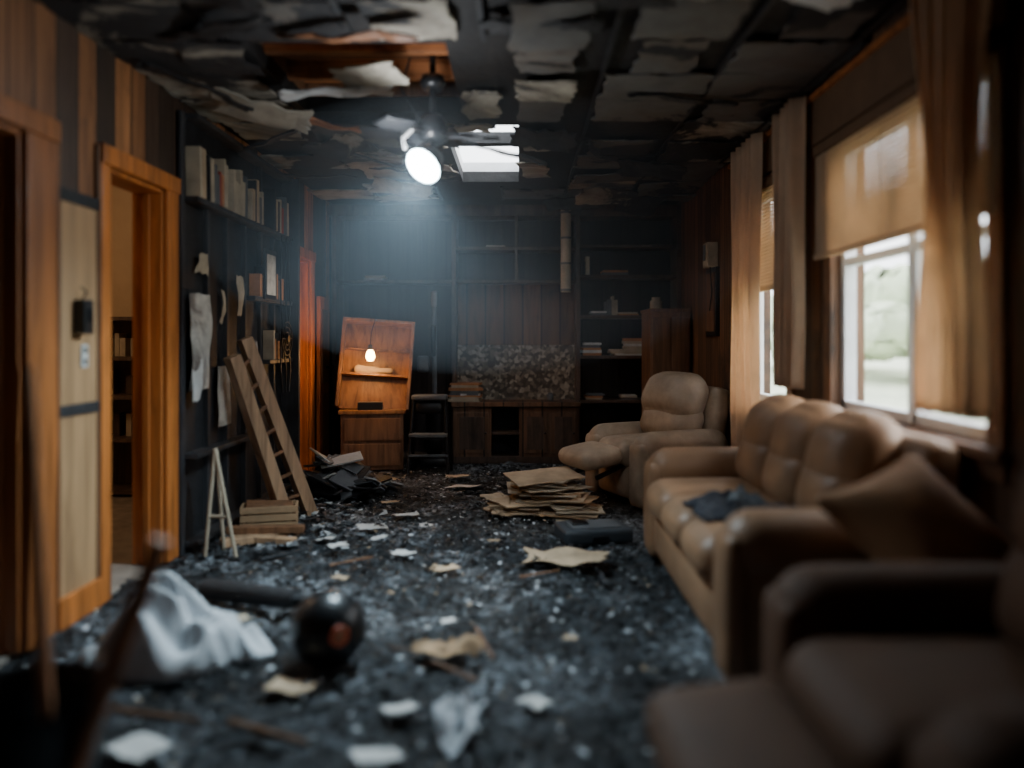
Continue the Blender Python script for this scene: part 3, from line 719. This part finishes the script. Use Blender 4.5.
for (x,y,w,m) in [(-1.11,2.27,.17,m_paper),(-.39,2.51,.10,m_paper),(-.79,2.67,.14,m_paper2),(.05,2.56,.09,m_paper),(-.41,2.22,.13,m_paper),(-.65,4.35,.13,m_paper),(-.39,4.07,.14,m_paper2),
   (-.94,4.97,.19,m_paper),(-1.16,4.65,.11,m_paper),(-1.16,6.6,.25,m_bookB),(-.45,6.33,.25,m_paper),(-.77,5.3,.15,m_paper),(-.2,5.9,.18,m_bookB),(-.95,5.7,.12,m_paper2),(-.6,5.0,.08,m_paper),(-.15,4.6,.07,m_paper2),(-.9,3.9,.08,m_paper2),(-.3,3.3,.06,m_paper),(-.55,6.8,.2,m_bookB),(-1.2,3.3,.1,m_bookB),(.2,3.1,.05,m_paper2),(-1.05,4.5,.1,m_paper),(-.85,4.7,.09,m_paper)]:
    b.sheet((x,y,.026),w,w*.72,m,rz=R.uniform(-40,40),rx=R.uniform(-5,5),ry=R.uniform(-5,5),crumple=.014,ragged=.025)
b.done(0,.002)
b = B('cardboard_sheet'); b.sheet((.24,4.22,.045),.44,.26,m_paper2,rz=-8,rx=3,ry=-3,crumple=.04,ragged=.04,n=8); b.done(0,.004)
b = B('crumpled_plastic_wrap')
b.sheet((-.20,2.38,.045),.10,.26,m_bag,rz=14,crumple=.07,n=14,ragged=.02,freq=17); b.sheet((-.17,2.42,.06),.07,.14,m_bag,rz=-30,rx=12,crumple=.06,n=12,ragged=.02,freq=22)
b.sheet((-.27,2.96,.045),.24,.12,m_card,rz=20,crumple=.06,n=12,ragged=.03,freq=13); b.done(0,.002)
b = B('broken_sticks')
for (x0_,y0_,x1_,y1_,r) in [(-.95,2.3,-.45,2.65,.010),(-.9,2.42,-.62,2.28,.012),(-.35,2.9,-.15,2.7,.010),(-.5,3.0,-.15,2.95,.008),(-.1,2.9,-.18,3.2,.008),(-1.3,2.5,-1.0,2.42,.01),(-.4,2.45,-.2,2.55,.006),(-1.0,4.1,-.8,4.25,.008),(0,3.9,.2,4.0,.006),(-1.4,4.2,-1.2,4.4,.012)]:
    b.cyl((x0_,y0_,.025),(x1_,y1_,.03),r,r*.7,R.choice([m_wood_br,m_wood_br,m_char]),8)
b.done()
b = B('ash_debris')
def chip(x, y, s, m):
    vs = [(R.uniform(-s,s), R.uniform(-s,s), R.uniform(-s*.3,s*.5)) for _ in range(5)]
    b.add([(x+v[0], y+v[1], max(0.0, .010+s*.3+v[2])) for v in vs], [(0,1,2),(0,2,3),(0,3,4),(1,4,2),(0,4,1),(2,4,3)], m)
for i in range(13000):
    y = 1.8+5.7*R.random()**.9; x = R.uniform(XL+.05, XR-.1)
    s = R.choice([.006,.008,.012,.018,.028])*R.uniform(.7,1.25)
    if x > .66: continue
    m = m_char if R.random() < .66 else R.choice([m_insul,m_bookG,m_chipw,m_insul,m_paper2,m_chipw,m_chipw])
    if m is not m_char: s *= .62
    chip(x, y, s, m)
for i in range(450):
    a = R.gauss(0,1)*.30; chip(-1.5+abs(a)*.9, R.uniform(4.4,7.0), R.uniform(.02,.05), R.choice([m_char,m_char,m_charwood,m_bookG,m_insul]))
b.done()

# ------------------------------------------------------------------ haze volume added under the ceiling to give the lamp its bloom
m_haze = bpy.data.materials.new('lamp_bloom_haze'); m_haze.use_nodes = True
nt = m_haze.node_tree; nt.nodes.clear()
o = N(nt, 'ShaderNodeOutputMaterial'); vs_ = N(nt, 'ShaderNodeVolumeScatter')
vs_.inputs['Color'].default_value = (.78,.90,1,1); vs_.inputs['Density'].default_value = .028; vs_.inputs['Anisotropy'].default_value = .15
nt.links.new(vs_.outputs[0], o.inputs['Volume'])
b = B('lamp_bloom_haze')
b.surf(lambda u, v: (-.20+1.48*math.cos(u*2*PI)*math.sin(v*PI), 4.75+2.35*math.sin(u*2*PI)*math.sin(v*PI), 1.72-.72*math.cos(v*PI)), 40, 20, m_haze)
b.done()

# ------------------------------------------------------------------ outdoors
b = B('outdoor_lawn'); b.bb((XR+.16,-10,-.5),(60,70,-.4),m_grass); b.done()
b = B('garden_hedge')
for i in range(130):
    b.soft((R.uniform(13,20),R.uniform(4,46),R.uniform(1.0,3.2)),(2.2,2.2,1.8),.8,m_leaf,crumple=.4,n=6)
b.done()

# ------------------------------------------------------------------ lights
w = bpy.data.worlds.new('world'); bpy.context.scene.world = w; w.use_nodes = True
bg = w.node_tree.nodes['Background']; bg.inputs[0].default_value = (.90,.95,1.0,1); bg.inputs[1].default_value = 6.0
def light(name, typ, loc, e, col, size=.1, rot=None, dirn=None, **kw):
    l = bpy.data.lights.new(name, typ); l.energy = e; l.color = col
    if typ in ('POINT','SPOT'): l.shadow_soft_size = size
    for k, v in kw.items(): setattr(l, k, v)
    o = bpy.data.objects.new(name, l); o.location = loc
    if dirn is not None: o.rotation_euler = Vector(dirn).to_track_quat('-Z','Y').to_euler()
    bpy.context.scene.collection.objects.link(o); return o
light('work_lamp_light','SPOT', lp+ldir*.05, 250, (.66,.87,1.0), .08, dirn=(-.15,-.28,-.95), spot_size=math.radians(128), spot_blend=1.0)
light('work_lamp_spill','POINT', (-.50,3.66,2.12), 18, (.90,.94,.98), .05)
light('bulb_light','POINT', (-1.335,6.88,1.05), 7, (1,.50,.18), .03)
light('side_room_light','POINT', (-3.0,4.7,2.2), 20, (1,.70,.42), .15)
light('side_room_light','POINT', (-2.7,6.9,2.0), 24, (1,.52,.22), .12)
light('window_fill','SUN', (8,2,6), 3.0, (1,.94,.84), dirn=(-.80,.15,-.58), angle=math.radians(12))  # soft light added through the windows; no direct sun falls into the room

# ------------------------------------------------------------------ camera
cd = bpy.data.cameras.new('camera'); cam = bpy.data.objects.new('camera', cd)
bpy.context.scene.collection.objects.link(cam); bpy.context.scene.camera = cam
cam.location = (0,0,1.21); cam.rotation_euler = (PI/2,0,0)
cd.sensor_width = 36; cd.lens = 780/1024*36; cd.shift_x = -8/1024; cd.shift_y = -44/1024
cd.dof.use_dof = True; cd.dof.focus_distance = 6.3; cd.dof.aperture_fstop = .46
cd.clip_start = .05
